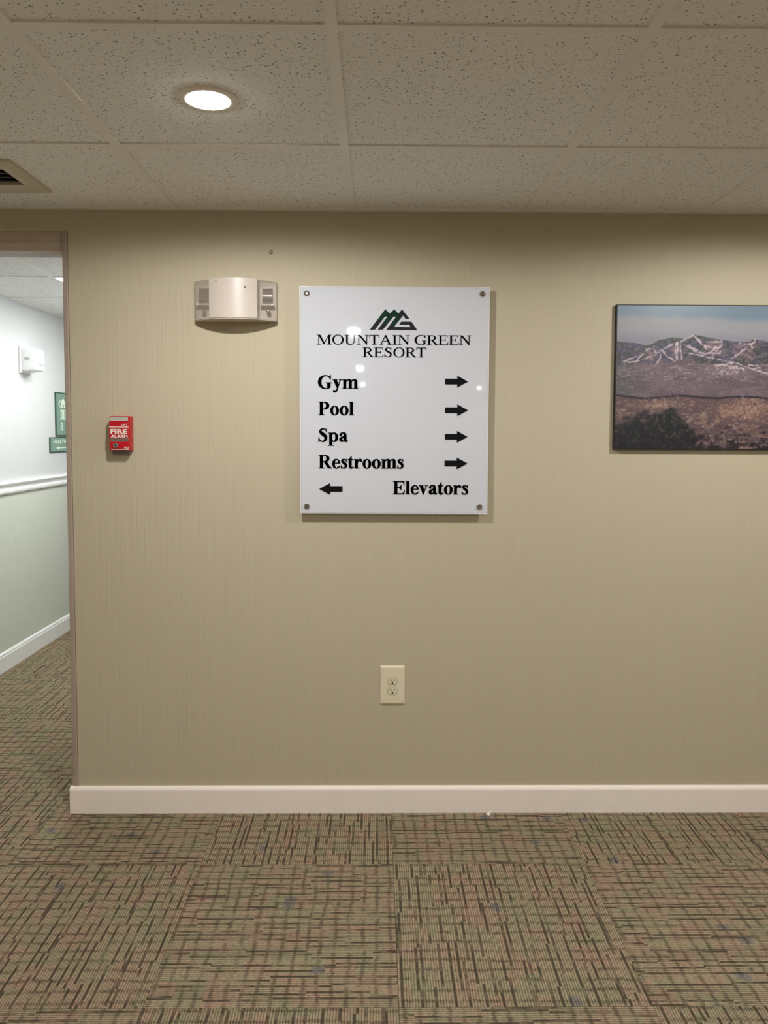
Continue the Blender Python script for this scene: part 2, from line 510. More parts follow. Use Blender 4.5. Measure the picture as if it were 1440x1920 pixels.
# ================================================================ structure: ceiling
def ceiling_grid(root, xs, ys, is_near, skip=(), no_tee=()):
    """xs, ys: sorted tee lines including the wall ends"""
    cache = {}
    far = []
    FLG = 0.012
    for i in range(len(xs) - 1):
        for j in range(len(ys) - 1):
            x0, x1, y0, y1 = xs[i], xs[i + 1], ys[j], ys[j + 1]
            if any(abs(x0 - a) < 0.01 and abs(y0 - b) < 0.01 for a, b in skip):
                continue
            if is_near(x0, y0, x1, y1):
                k = (round(x1 - x0, 4), round(y1 - y0, 4))
                if k not in cache:
                    b = bmesh.new()
                    box(b, -k[0] / 2 + 0.003, -k[1] / 2 + 0.003, 0.0045, k[0] / 2 - 0.003, k[1] / 2 - 0.003, 0.018)
                    cache[k] = mesh_of(b, 'ceiling_tile', 'tile')
                obj('ceiling_tile', cache[k], None, root, ((x0 + x1) / 2, (y0 + y1) / 2, CEIL))
            else:
                far.append((x0, y0, x1, y1))
    if far:
        b = bmesh.new()
        for x0, y0, x1, y1 in far:
            box(b, x0 + 0.003, y0 + 0.003, CEIL + 0.0045, x1 - 0.003, y1 - 0.003, CEIL + 0.018)
        tag(obj('ceiling_tile_field', b, 'tile', root), kind='stuff')
    # main runners along y, cross tees between them, wall angles round the edge
    for x in xs[1:-1]:
        obj('main_runner', bbox(x - FLG, ys[0], CEIL, x + FLG, ys[-1], CEIL + 0.0045), 'tee', root)
    cm = {}
    for y in ys[1:-1]:
        for i in range(len(xs) - 1):
            k = round(xs[i + 1] - xs[i], 4)
            if not is_near(xs[i], y - 0.1, xs[i + 1], y + 0.1) or any(abs(xs[i] - a) < 0.01 and abs(y - b) < 0.01 for a, b in no_tee):
                continue
            if k not in cm:
                cm[k] = mesh_of(bbox(-k / 2 + FLG, -FLG, 0.0004, k / 2 - FLG, FLG, 0.0045), 'cross_tee', 'tee')
            obj('cross_tee', cm[k], None, root, ((xs[i] + xs[i + 1]) / 2, y, CEIL))
    b = bmesh.new()
    box(b, xs[0], ys[-1] - 0.02, CEIL - 0.0008, xs[-1], ys[-1], CEIL + 0.0045)
    obj('wall_angle', b, 'tee', root)
    b = bmesh.new()
    box(b, xs[0], ys[0], CEIL - 0.0008, xs[0] + 0.02, ys[-1], CEIL + 0.0045)
    obj('wall_angle', b, 'tee', root)

ceil = tag(obj('ceiling', bbox(XL - 0.1, YB - 0.1, CEIL + 0.02, XR + 0.1, D, CEIL + 0.06), 'slab'),
           'dropped ceiling of speckled tiles in a flat grid over the lobby', 'ceiling', kind='structure')
xs = [XL] + [CX + k * T for k in range(-2, 7) if CX + k * T < XR - 0.1] + [XR]
ys = [YB] + [CY - k * T for k in range(18, -1, -1) if CY - k * T > YB + 0.1] + [D]
ceiling_grid(ceil, xs, ys, lambda x0, y0, x1, y1: y1 > 0.8 and x1 < 2.6)
ceil2 = tag(obj('ceiling', bbox(XL - 0.1, D + WT, CEIL + 0.02, CORR_R + 0.1, CORR_E + 0.1, CEIL + 0.06), 'slab'),
            'pale dropped ceiling over the bright corridor', 'ceiling', kind='structure')
CCX, CCY = -1.612, 3.887
xs2 = [XL, CCX, CCX + T, CORR_R]
ys2 = [D + WT] + [CCY + k * T for k in range(-1, 7) if D + WT + 0.05 < CCY + k * T < CORR_E - 0.05] + [CORR_E]
ceiling_grid(ceil2, xs2, ys2, lambda x0, y0, x1, y1: y1 < 6.0, skip=((CCX, CCY), (CCX, CCY + T)), no_tee=((CCX, CCY + T),))

# ================================================================ lamps
LAMP_IES = bpy.data.texts.new('downlight.ies')
LAMP_IES.write('IESNA:LM-63-1995\nTILT=NONE\n1 1000 1 %d 1 1 2 0 0 0\n1 1 0\n%s\n0\n%s\n' % (
    len(LAMP_CURVE), ' '.join(str(a) for a, _ in LAMP_CURVE), ' '.join('%.4f' % (v * 0.01) for _, v in LAMP_CURVE)))
def downlight(x, y, label, group='recessed downlights', lit=True):
    t = thing('recessed_downlight', (x, y, CEIL + 0.0045), label, 'light', group)
    obj('trim_ring', lathe([(0.0485, -0.004), (0.052, -0.006), (0.061, -0.005), (0.067, -0.0025), (0.068, 0.0), (0.0485, 0.0)], 48), 'downlight_trim', t, smooth=True)
    obj('lens', lathe([(0.0, -0.0145), (0.02, -0.0138), (0.035, -0.0112), (0.044, -0.0078), (0.0485, -0.004), (0.0485, 0.0)], 48), 'lens_glow', t, smooth=True)
    ld = bpy.data.lights.new('downlight_beam', 'POINT')
    ld.energy = LAMP_POWER
    ld.color = LAMP_COLOR
    ld.shadow_soft_size = 0.03
    ld.use_nodes = True
    em = ld.node_tree.nodes['Emission']
    ies = ld.node_tree.nodes.new('ShaderNodeTexIES')
    ies.mode = 'INTERNAL'
    ies.ies = LAMP_IES
    ld.node_tree.links.new(ies.outputs[0], em.inputs['Strength'])
    lo = bpy.data.objects.new('downlight_beam', ld)
    COL.objects.link(lo)
    lo.parent = t
    lo.location = (0, 0, -0.0125)
    return t
downlight(-0.389, 1.823, 'glowing round recessed downlight in the speckled ceiling above the wall')
OFFV = 'round recessed downlight out of view, '
downlight(1.36, 1.823, OFFV + 'near the tan wall beyond the mountain picture')
downlight(-0.168, -0.446, OFFV + 'just behind the viewer, mirrored highest in the sign')
downlight(1.66, -0.446, OFFV + 'behind the viewer on the right side')
downlight(-0.188, -3.72, OFFV + 'behind the viewer, mirrored second in the sign')
downlight(1.70, -3.72, OFFV + 'well behind the viewer on the right side')
downlight(-0.209, -6.77, OFFV + 'far behind the viewer, mirrored beside the word Gym')
downlight(1.737, -7.62, OFFV + 'far behind the viewer, mirrored at the sign edge')

t = thing('ceiling_light_panel', (CCX + T / 2, CCY + T, CEIL), 'bright long light panel in the corridor ceiling', 'light')
h = T / 2
bm = bmesh.new()
for a in ((-h, -T, h, -T + 0.012), (-h, T - 0.012, h, T), (-h, -T + 0.012, -h + 0.012, T - 0.012), (h - 0.012, -T + 0.012, h, T - 0.012)):
    box(bm, a[0], a[1], 0.0002, a[2], a[3], 0.016)
obj('frame', bm, 'tee', t)
obj('lens', bbox(-h + 0.012, -T + 0.012, -0.001, h - 0.012, T - 0.012, 0.012), 'panel_glow', t)

# ================================================================ ceiling air vent
VX1, VY0, VY1 = -1.038, 2.2346, 2.5206
VX0 = VX1 - 0.46
t = thing('ceiling_vent', ((VX0 + VX1) / 2, (VY0 + VY1) / 2, CEIL + 0.004), 'cream louvred air vent set in the ceiling beside the opening', 'vent')
hw, hd = (VX1 - VX0) / 2, (VY1 - VY0) / 2
ix, iy0, iy1 = hw - 0.047, -hd + 0.052, hd - 0.092
bm = bmesh.new()
lo_, hi_ = -0.013, 0.0
O = [(-hw, -hd), (hw, -hd), (hw, hd), (-hw, hd)]
I = [(-ix, iy0), (ix, iy0), (ix, iy1), (-ix, iy1)]
vo0 = [bm.verts.new((x, y, hi_)) for x, y in O]
vo1 = [bm.verts.new((x * 0.985, y * 0.985, lo_ + 0.006)) for x, y in O]
vm = [bm.verts.new((a[0] * 0.45 + b[0] * 0.55, a[1] * 0.45 + b[1] * 0.55, lo_)) for a, b in zip(O, I)]
vi = [bm.verts.new((x, y, lo_ + 0.003)) for x, y in I]
vj = [bm.verts.new((x, y, 0.0)) for x, y in I]
for A, B in ((vo0, vo1), (vo1, vm), (vm, vi), (vi, vj)):
    for i in range(4):
        k = (i + 1) % 4
        bm.faces.new((A[i], B[i], B[k], A[k]))
bmesh.ops.recalc_face_normals(bm, faces=list(bm.faces))
obj('frame', bm, 'vent_paint', t)
obj('duct_shade', bbox(-ix, iy0, -0.0012, ix, iy1, -0.0004), 'dark', t)  # black sheet, its colour stands in for the darkness up the duct
nb = 4
for k in range(nb):
    yy = iy0 + (k + 0.5) * (iy1 - iy0) / nb
    b = bmesh.new()
    v = [b.verts.new(p) for p in ((-ix, yy - 0.012, -0.0098), (ix, yy - 0.012, -0.0098), (ix, yy + 0.006, -0.0040), (-ix, yy + 0.006, -0.0040))]
    w = [b.verts.new((q.co.x, q.co.y - 0.0003, q.co.z + 0.001)) for q in v]
    b.faces.new(v); b.faces.new(list(reversed(w)))
    for i in range(4):
        b.faces.new((v[i], w[i], w[(i + 1) % 4], v[(i + 1) % 4]))
    bmesh.ops.recalc_face_normals(b, faces=list(b.faces))
    obj('blade', b, 'slat_metal', t)

# ================================================================ lettering
def rect(x0, y0, x1, y1):
    return [(x0, y0), (x1, y0), (x1, y1), (x0, y1)]

def ell(cx, cy, r):
    return [(cx + r * math.cos(2 * math.pi * i / 16), cy + r * math.sin(2 * math.pi * i / 16)) for i in range(16)]

def arc(o, i, a0, a1, n=22):
    """quads between an outer and an inner ellipse (cx, cy, rx, ry), degrees"""
    out = []
    def pt(e, a):
        return (e[0] + e[2] * math.cos(a), e[1] + e[3] * math.sin(a))
    for k in range(n):
        a, b = math.radians(a0 + (a1 - a0) * k / n), math.radians(a0 + (a1 - a0) * (k + 1) / n)
        out.append([pt(o, a), pt(o, b), pt(i, b), pt(i, a)])
    return out

def brush(pts, sub=6):
    """quads along a smooth line of (x, y, width)"""
    P = [np.array(p, float) for p in pts]
    P = [2 * P[0] - P[1]] + P + [2 * P[-1] - P[-2]]
    c = []
    for i in range(1, len(P) - 2):
        for k in range(sub):
            u = k / sub
            a, b, d, e = P[i - 1], P[i], P[i + 1], P[i + 2]
            c.append(0.5 * (2 * b + (d - a) * u + (2 * a - 5 * b + 4 * d - e) * u * u + (3 * b - a - 3 * d + e) * u ** 3))
    c.append(P[-2])
    L, Rr = [], []
    for i, p in enumerate(c):
        tdir = c[min(i + 1, len(c) - 1)][:2] - c[max(i - 1, 0)][:2]
        tdir = tdir / (np.linalg.norm(tdir) + 1e-9)
        nrm = np.array([-tdir[1], tdir[0]])
        L.append(tuple(p[:2] + nrm * max(p[2], 8) / 2))
        Rr.append(tuple(p[:2] - nrm * max(p[2], 8) / 2))
    return [[L[i], L[i + 1], Rr[i + 1], Rr[i]] for i in range(len(c) - 1)]

BOLD = {
 'E': (667, [rect(16, 0, 300, 22), rect(16, 654, 300, 676), rect(88, 0, 240, 676), rect(240, 636, 600, 676), [(520, 640), (600, 676), (622, 480), (600, 480), (570, 590)],
             rect(240, 0, 600, 40), [(520, 36), (600, 0), (645, 195), (620, 195), (575, 90)], rect(240, 322, 420, 360), [(370, 341), (435, 225), (458, 225), (458, 462), (435, 462)]]),
 'R': (722, [rect(20, 0, 325, 22), rect(20, 654, 300, 676), rect(88, 0, 240, 676), rect(240, 640, 340, 676), rect(240, 322, 340, 356)] + arc((340, 499, 250, 177), (325, 498, 112, 143), -90, 90)
            + [[(290, 340), (445, 345), (625, 70), (715, 22), (715, 0), (520, 0)]]),
 'P': (611, [rect(16, 0, 325, 22), rect(16, 654, 300, 676), rect(88, 0, 240, 676), rect(240, 640, 320, 676), rect(240, 290, 320, 324)] + arc((320, 483, 258, 193), (300, 482, 120, 159), -90, 90)),
 'S': (556, brush([(462, 520, 22), (420, 600, 40), (330, 655, 42), (220, 640, 62), (145, 560, 108), (175, 470, 140), (300, 370, 160), (415, 270, 150), (430, 160, 136), (370, 55, 92), (265, 12, 46), (140, 50, 46), (60, 180, 24)])
            + [rect(452, 478, 478, 692), rect(46, -18, 72, 225)]),
 'G': (778, arc((410, 331, 373, 350), (440, 331, 240, 316), 42, 318, 34) + [[(600, 540), (640, 560), (665, 692), (690, 692), (690, 450), (668, 450), (650, 520)],
            rect(515, 80, 668, 300), rect(440, 280, 742, 302), [(515, 80), (668, 90), (668, 70), (600, 20), (560, 40)]] + brush([(560, 30, 60), (620, 60, 70), (650, 90, 40)])),
 'y': (500, [rect(10, 439, 250, 461), rect(330, 439, 485, 461), [(40, 461), (208, 461), (312, 175), (270, 20), (232, 20)], [(398, 461), (428, 461), (268, -10), (232, -10), (300, 180)]]
            + brush([(252, 10, 42), (222, -80, 52), (175, -150, 62), (110, -165, 60), (80, -140, 70)]) + [ell(88, -135, 56)]),
 'm': (833, [rect(14, 0, 262, 22), rect(298, 0, 540, 22), rect(578, 0, 822, 22), rect(14, 439, 206, 461), rect(62, 0, 206, 461), rect(346, 0, 488, 340), rect(626, 0, 770, 340)]
            + brush([(190, 350, 40), (250, 420, 46), (330, 448, 60), (405, 405, 128), (417, 320, 142)]) + brush([(470, 350, 40), (530, 420, 46), (610, 448, 60), (687, 405, 128), (698, 320, 144)])),
 'r': (444, [rect(14, 0, 280, 22), rect(14, 439, 206, 461), rect(62, 0, 206, 461), ell(372, 400, 66)] + brush([(190, 310, 46), (235, 395, 56), (305, 445, 70), (375, 430, 84)])),
 'p': (556, [rect(14, -205, 280, -183), rect(14, 439, 206, 461), rect(62, -205, 206, 461)] + arc((318, 230, 205, 243), (296, 230, 88, 205), -140, 140)),
 'o': (500, arc((250, 230, 226, 243), (250, 230, 88, 215), 0, 360, 36)),
 'l': (278, [rect(14, 0, 262, 22), rect(14, 654, 206, 676), rect(64, 0, 208, 676)]),
 'e': (444, arc((230, 230, 208, 243), (245, 232, 96, 213), 5, 305, 32) + [rect(120, 246, 432, 276)] + brush([(285, 25, 72), (350, 45, 50), (400, 90, 34), (425, 130, 22)])),
 's': (389, brush([(322, 345, 20), (285, 420, 38), (205, 452, 40), (120, 425, 72), (108, 355, 104), (195, 275, 118), (285, 195, 120), (300, 105, 106), (245, 32, 66), (170, 8, 38), (90, 45, 38), (45, 140, 20)])
            + [rect(314, 325, 336, 472), rect(34, -12, 56, 150)]),
 't': (333, [rect(18, 422, 308, 461), rect(66, 80, 210, 461), [(18, 440), (66, 422), (210, 430), (210, 632), (188, 632), (150, 545), (80, 470)]] + brush([(138, 110, 144), (160, 45, 116), (215, 18, 62), (275, 42, 40), (312, 92, 24)])),
 'a': (500, [rect(272, 70, 414, 350), ell(108, 352, 62)] + brush([(92, 370, 46), (130, 430, 48), (215, 456, 46), (305, 425, 108), (342, 345, 142)])
            + brush([(340, 282, 44), (240, 245, 58), (150, 190, 96), (105, 115, 136), (150, 45, 100), (235, 38, 56), (320, 95, 36)]) + brush([(343, 90, 140), (375, 30, 88), (430, 22, 52), (482, 62, 26)])),
 'v': (500, [rect(8, 439, 245, 461), rect(328, 439, 488, 461), [(40, 461), (206, 461), (300, 185), (262, -14), (236, -14)], [(398, 461), (426, 461), (262, -14), (240, -10), (300, 178)]]),
}
ROM = {
 'M': (889, [rect(15, 0, 240, 22), rect(610, 0, 872, 22), rect(15, 640, 190, 662), rect(700, 640, 872, 662), rect(108, 0, 142, 662), rect(690, 0, 790, 662),
             [(105, 662), (225, 662), (470, 100), (435, 10), (405, 10)], [(690, 662), (730, 662), (440, 10), (415, 10), (440, 80)]]),
 'O': (722, arc((361, 331, 330, 348), (361, 331, 232, 316), 0, 360, 40)),
 'U': (722, [rect(15, 640, 310, 662), rect(480, 640, 706, 662), rect(108, 180, 206, 662), rect(562, 180, 598, 662)] + brush([(157, 200, 98), (178, 90, 88), (262, 22, 62), (390, 6, 40), (510, 62, 38), (580, 200, 36)])),
 'N': (722, [rect(12, 640, 170, 662), rect(12, 0, 240, 22), rect(480, 640, 710, 662), rect(108, 0, 142, 662), rect(578, 0, 612, 662), [(90, 662), (205, 662), (612, 110), (612, -12), (586, -12)]]),
 'T': (611, [rect(256, 0, 356, 662), rect(17, 628, 594, 662), rect(17, 500, 40, 662), rect(571, 500, 594, 662), rect(165, 0, 446, 22)]),
 'A': (722, [[(58, 0), (96, 0), (370, 640), (345, 676)], [(345, 676), (378, 676), (662, 0), (550, 0), (322, 600)], rect(180, 226, 500, 260), rect(12, 0, 215, 22), rect(450, 0, 708, 22)]),
 'I': (333, [rect(118, 0, 216, 662), rect(16, 0, 318, 22), rect(16, 640, 318, 662)]),
 'G': (722, arc((385, 331, 355, 348), (405, 331, 272, 314), 38, 325, 34) + [[(610, 505), (640, 505), (630, 672), (606, 672), (570, 590)], rect(540, 60, 632, 290), rect(460, 278, 710, 300)] + brush([(520, 20, 40), (590, 45, 44), (632, 80, 36)])),
 'R': (667, [rect(17, 0, 300, 22), rect(17, 640, 260, 662), rect(102, 0, 200, 662), rect(200, 626, 300, 662), rect(200, 316, 300, 348)] + arc((300, 489, 240, 173), (290, 488, 148, 141), -90, 90)
            + [[(270, 330), (375, 335), (560, 90), (660, 20), (660, 0), (515, 0)]]),
 'E': (611, [rect(12, 0, 240, 22), rect(12, 640, 240, 662), rect(102, 0, 200, 662), rect(200, 628, 540, 662), rect(522, 520, 546, 662), rect(200, 0, 560, 36), [(530, 0), (566, 0), (597, 165), (572, 165)],
             rect(200, 326, 430, 360), rect(412, 245, 436, 440)]),
 'S': (556, brush([(425, 500, 22), (390, 590, 34), (290, 648, 38), (190, 625, 52), (120, 545, 84), (155, 450, 104), (270, 370, 110), (395, 275, 106), (432, 175, 92), (385, 65, 66), (275, 12, 40), (140, 50, 38), (62, 190, 22)])
            + [rect(418, 470, 440, 676), rect(48, -14, 70, 215)]),
 ' ': (250, []),
}
def word(text, font, x0, x1, z, capk=None, cap=676.0, fat=0.0):
    """polygons of a word set between x0 and x1 on baseline z (metres)"""
    tot = sum(font[c][0] for c in text)
    k = (x1 - x0) / tot
    kz = capk / cap if capk else k
    out, pen = [], 0.0
    for c in text:
        adv, polys = font[c]
        for p in polys:
            for ox, oz in (((-fat, -fat), (fat, -fat), (fat, fat), (-fat, fat)) if fat else ((0, 0),)):
                out.append([(x0 + (pen + a + ox) * k, z + (b + oz) * kz) for a, b in p])
        pen += adv
    return out

_tc = {}
def sans(text, size, bold=0.0, align='LEFT', width=None):
    """front-facing mesh data (x, z) of a plain grotesque word"""
    cu = bpy.data.curves.new('t', 'FONT')
    cu.body = text
    cu.size = size
    cu.offset = bold
    cu.align_x = 'LEFT'
    o = bpy.data.objects.new('t', cu)
    COL.objects.link(o)
    dg = bpy.context.evaluated_depsgraph_get()
    me = bpy.data.meshes.new_from_object(o.evaluated_get(dg))
    bpy.data.objects.remove(o)
    vs_ = [v.co.copy() for v in me.vertices]
    fs = [list(p.vertices) for p in me.polygons]
    x0, x1 = min(v.x for v in vs_), max(v.x for v in vs_)
    kx = width / (x1 - x0) if width else 1.0
    sh = {'LEFT': x0, 'RIGHT': x1, 'CENTER': (x0 + x1) / 2}[align]
    bm = bmesh.new()
    vv = [bm.verts.new(((v.x - sh) * kx, 0, v.y)) for v in vs_]
    for f in fs:
        try:
            bm.faces.new([vv[i] for i in f])
        except ValueError:
            pass
    for f in bm.faces:
        f.normal_update()
        if f.normal.y > 0:
            f.normal_flip()
    return bm

# ================================================================ the directory sign
SG = 0.030                        # front of the panel stands this far off the wall
SX0, SX1, SZ0, SZ1 = -0.2605, 0.388, 1.0882, 1.8664
SC = (SX0 + SX1) / 2
sign = thing('directory_sign', (SC, D, SZ0), 'white glossy directory sign with black words and arrows on steel standoffs', 'sign')
def sx(x): return x - SC
def sz(z): return z - SZ0
PT = 0.008
obj('panel', bbox(SX0 - SC, -SG, 0, SX1 - SC, -SG + PT, SZ1 - SZ0, 0.0012, 2), 'sign_white', sign)
# clear polished edge round the panel; its highlight is put into the pale colour
bm = bmesh.new()
w_, h_ = SX1 - SX0, SZ1 - SZ0
for a in ((0, -0.0035, w_, -0.0003), (0, h_ + 0.0003, w_, h_ + 0.0025), (-0.0035, -0.0035, -0.0003, h_ + 0.0025), (w_ + 0.0003, -0.0035, w_ + 0.003, h_ + 0.0025)):
    box(bm, SX0 - SC + a[0], -SG + 0.0005, a[1], SX0 - SC + a[2], -SG + PT - 0.0005, a[3])
obj('polished_edge', bm, 'acrylic_edge', sign)
for (x, z) in ((-0.239, 1.8445), (0.3655, 1.8455), (-0.240, 1.1107), (0.363, 1.1107)):
    st = obj('standoff', lathe([(0.0, -0.0), (0.0085, 0.0), (0.0085, SG - PT), (0.0, SG - PT)], 24, 'Y'), 'chrome', sign, (sx(x), 0, sz(z)), smooth=True)
    obj('screw_cap', lathe([(0.010, SG - 0.001), (0.0105, SG + 0.002), (0.0095, SG + 0.0045), (0.006, SG + 0.0055), (0.0045, SG + 0.004), (0.0, SG + 0.004)], 24, 'Y'), 'chrome', st, smooth=True)
LT = 0.0018                       # raised letters
def sign_word(name, polys, mat, label):
    b = plate([[(sx(a), sz(c)) for a, c in p] for p in polys], -SG + 0.0002, LT)
    o = obj(name, b, mat, sign)
    o['label'] = label
    return o
sign_word('lettering', word('MOUNTAIN GREEN', ROM, -0.2055, 0.3285, 1.6713, 0.0325, 662, fat=4), 'grey_letter', 'charcoal capitals reading MOUNTAIN GREEN')
sign_word('lettering', word('RESORT', ROM, -0.0475, 0.1735, 1.6288, 0.0325, 662, fat=4), 'grey_letter', 'charcoal capitals reading RESORT')
sign_word('lettering', word('Gym', BOLD, -0.203, -0.061, 1.5199, 0.0455, fat=9), 'black_letter', 'bold black word Gym')
sign_word('lettering', word('Pool', BOLD, -0.2, -0.0755, 1.4284, 0.0455, fat=9), 'black_letter', 'bold black word Pool')
sign_word('lettering', word('Spa', BOLD, -0.202, -0.0965, 1.3362, 0.0455, fat=9), 'black_letter', 'bold black word Spa')
sign_word('lettering', word('Restrooms', BOLD, -0.2, 0.0985, 1.244, 0.0455, fat=9), 'black_letter', 'bold black word Restrooms')
sign_word('lettering', word('Elevators', BOLD, 0.0595, 0.3245, 1.1537, 0.0455, fat=9), 'black_letter', 'bold black word Elevators')
def arrow(x0, x1, z, s=1):
    l = x1 - x0
    p = [(0, -0.0098), (0.53 * l, -0.0098), (0.53 * l, -0.0205), (l, 0), (0.53 * l, 0.0205), (0.53 * l, 0.0098), (0, 0.0098)]
    return [[(x0 + a if s > 0 else x1 - a, z + b) for a, b in p]]
for x0, x1, z, s in ((0.2395, 0.3188, 1.5455, 1), (0.2403, 0.3198, 1.4467, 1), (0.2405, 0.3192, 1.3545, 1), (0.2398, 0.3198, 1.2618, 1), (-0.1973, -0.1158, 1.1713, -1)):
    sign_word('arrow', arrow(x0, x1, z, s), 'black_letter', 'black arrow pointing right' if s > 0 else 'black arrow pointing left')
# emblem: linked peaks
def lg(p):
    k = 0.2021 / 1440
    return [(-0.0375 + a * k, 1.8083 - b * k) for a, b in p]
GREEN = [[(360, 285), (490, 115), (600, 220), (600, 290), (482, 290), (400, 395), (285, 385)], [(600, 220), (710, 115), (812, 220), (758, 292), (600, 292)],
         [(548, 288), (692, 288), (530, 490), (402, 480)], [(758, 290), (812, 220), (845, 280), (790, 430), (735, 500), (603, 500)]]
BLACK = [[(110, 614), (235, 614), (400, 395), (285, 385)], [(305, 614), (430, 614), (530, 490), (402, 480)], [(515, 618), (603, 500), (735, 500), (645, 618)],
         [(812, 220), (900, 115), (925, 262), (790, 430), (845, 280)], [(900, 115), (1085, 347), (990, 347), (925, 262)], [(645, 618), (703, 543), (1115, 547), (1275, 618)],
         [(1115, 547), (1275, 618), (1130, 415), (1075, 487)], [(830, 487), (880, 415), (1130, 415), (1075, 487)]]
sign_word('emblem_peaks', [lg(p) for p in GREEN], 'green_logo', 'dark green peaks of the emblem')
sign_word('emblem_base', [lg(p) for p in BLACK], 'grey_letter', 'black strokes of the emblem')

# ================================================================ emergency light above the sign
t = thing('emergency_light', (-0.4845, D, 1.7505), 'white bow-fronted emergency light with clear ends beside the sign', 'emergency light')
HWD, DC, DE, HH = 0.1405, 0.092, 0.026, 0.136
def front(x): return DE + (DC - DE) * (1 - (x / HWD) ** 2)
def slab_plan(x0, x1, inset=0.0, n=12):
    pts = [(x0 + (x1 - x0) * i / n, -(front(x0 + (x1 - x0) * i / n) - inset)) for i in range(n + 1)]
    return [(x1, -0.001), (x0, -0.001)] + pts
bm = prism(slab_plan(-0.081, 0.081, 0.0, 16), 0, HH)
bmesh.ops.bevel(bm, geom=[e for e in bm.edges if abs(e.verts[0].co.z - e.verts[1].co.z) < 1e-6 and min(e.verts[0].co.y, e.verts[1].co.y) < -0.02], offset=0.003, segments=2, affect='EDGES', clamp_overlap=True)
obj('body', bm, 'white_plastic', t, smooth=True)
obj('back_plate', bbox(-HWD, -0.008, 0.001, HWD, -0.0005, HH - 0.001, 0.002), 'white_plastic', t)
obj('base_tray', prism(slab_plan(-HWD, HWD, 0.003, 24), -0.001, 0.0005), 'white_plastic', t)
for s_ in (-1, 1):
    # thin clear cover: curved front, outer end, top and bottom
    b = bmesh.new()
    xsn = [0.081 + (HWD - 0.081) * i / 8 for i in range(9)]
    line = [(s_ * x, -front(x)) for x in xsn] + [(s_ * HWD, -0.008)]
    R0 = [b.verts.new((x, y, 0.001)) for x, y in line]
    R1 = [b.verts.new((x, y, HH - 0.004)) for x, y in line]
    c0, c1 = b.verts.new((s_ * 0.081, -0.008, 0.001)), b.verts.new((s_ * 0.081, -0.008, HH - 0.004))
    for i in range(len(R0) - 1):
        b.faces.new((R0[i], R0[i + 1], R1[i + 1], R1[i]))
    b.faces.new(R0 + [c0])
    b.faces.new(R1 + [c1])
    bmesh.ops.recalc_face_normals(b, faces=list(b.faces))
    cov = obj('clear_cover', b, 'clear', t, smooth=True)
    # lamp inside: slanted mirror reflector over a white shelf
    xc = s_ * 0.109
    rb = bmesh.new()
    prof = [(-0.012, 0.06), (-0.02, 0.064), (-0.024, 0.078), (-0.022, 0.098), (-0.014, 0.112), (-0.010, 0.114)]
    A = [rb.verts.new((xc - 0.017, y, z)) for y, z in prof]
    B = [rb.verts.new((xc + 0.017, y, z)) for y, z in prof]
    for i in range(len(A) - 1):
        rb.faces.new((A[i], B[i], B[i + 1], A[i + 1]))
    obj('lamp_reflector', rb, 'chrome', cov, smooth=True)
    obj('bracket', bbox(xc - 0.024, -0.04, 0.05, xc + 0.024, -0.009, 0.057, 0.002), 'white_plastic', cov)
    obj('lamp_bulb', lathe([(0.006, 0.0), (0.008, 0.006), (0.008, 0.014), (0.004, 0.019), (0.0, 0.02)], 18, 'Y'), 'chrome', cov, (xc + 0.004, -0.02, 0.032), smooth=True)
obj('indicator_light', lathe([(0.0025, 0), (0.0025, 0.0015), (0.0, 0.002)], 14, 'Y'), 'grey_plastic_and_shadow', t, (-0.055, -front(0.055) + 0.0005, 0.126))
obj('test_button', lathe([(0.003, 0), (0.003, 0.002), (0.0, 0.0025)], 14, 'Y'), 'dark', t, (0.043, -front(0.043) + 0.0005, 0.104))

# small nail above it
tag(obj('wall_nail', lathe([(0.002, 0), (0.002, 0.004), (0.0055, 0.0045), (0.006, 0.006), (0.004, 0.0072), (0.0, 0.0076)], 18, 'Y'), 'nail', None, (-0.365, D, 1.9905), smooth=True),
    'small dull nail head in the wall above the emergency light', 'nail')

# ================================================================ fire alarm pull station
PX0, PX1, PZ0, PZ1, PD = -0.9195, -0.8487, 1.302, 1.4218, 0.046
pc = (PX0 + PX1) / 2
t = thing('fire_alarm_pull', (pc, D, PZ0), 'red fire alarm pull station with white lettering near the opening', 'fire alarm')
pw, ph = PX1 - PX0, PZ1 - PZ0
obj('housing', bbox(-pw / 2, -PD + 0.008, 0, pw / 2, -0.0, ph, 0.003), 'red', t)
obj('shadow_block', bbox(-pw / 2 + 0.004, -0.024, -0.012, pw / 2 - 0.008, -0.0002, 0.004, 0.002), 'grey_plastic_and_shadow', t)  # grey block added to draw the shadow below the station
fr = obj('face_plate', bbox(-pw / 2 + 0.002, -PD, 0.006, pw / 2 - 0.002, -PD + 0.009, ph - 0.001, 0.002), 'red', t)
YF = -PD
def pxz(cx, cy):      # crop picture of the station -> local x, z
    return (cx - 630) / 460 * 0.067, ph - (cy - 470) / 790 * ph
def strip(name, x0, y0, x1, y1, mat, th=0.0012):
    a, z1 = pxz(x0, y0); b, z0 = pxz(x1, y1)
    return obj(name, bbox(a, YF - th, z0, b, YF + 0.0005, z1), mat, fr)
strip('label_bar', 415, 490, 845, 562, 'label_grey')
strip('stripe', 415, 563, 845, 574, 'white_print')
strip('stripe', 400, 712, 855, 730, 'white_print')
strip('stripe', 430, 984, 850, 997, 'white_print')
strip('gap_shade', 420, 1000, 860, 1030, 'dark', 0.0006)  # near-black strip standing in for the shade of the gap
strip('stripe', 430, 1032, 860, 1046, 'white_print')
strip('stripe', 440, 1222, 862, 1236, 'white_print')
handle = obj('pull_handle', bbox(*(lambda a, b: (a[0], YF - 0.005, b[1], b[0], YF + 0.001, a[1]))(pxz(405, 738), pxz(858, 980)), 0.0018), 'red', t)
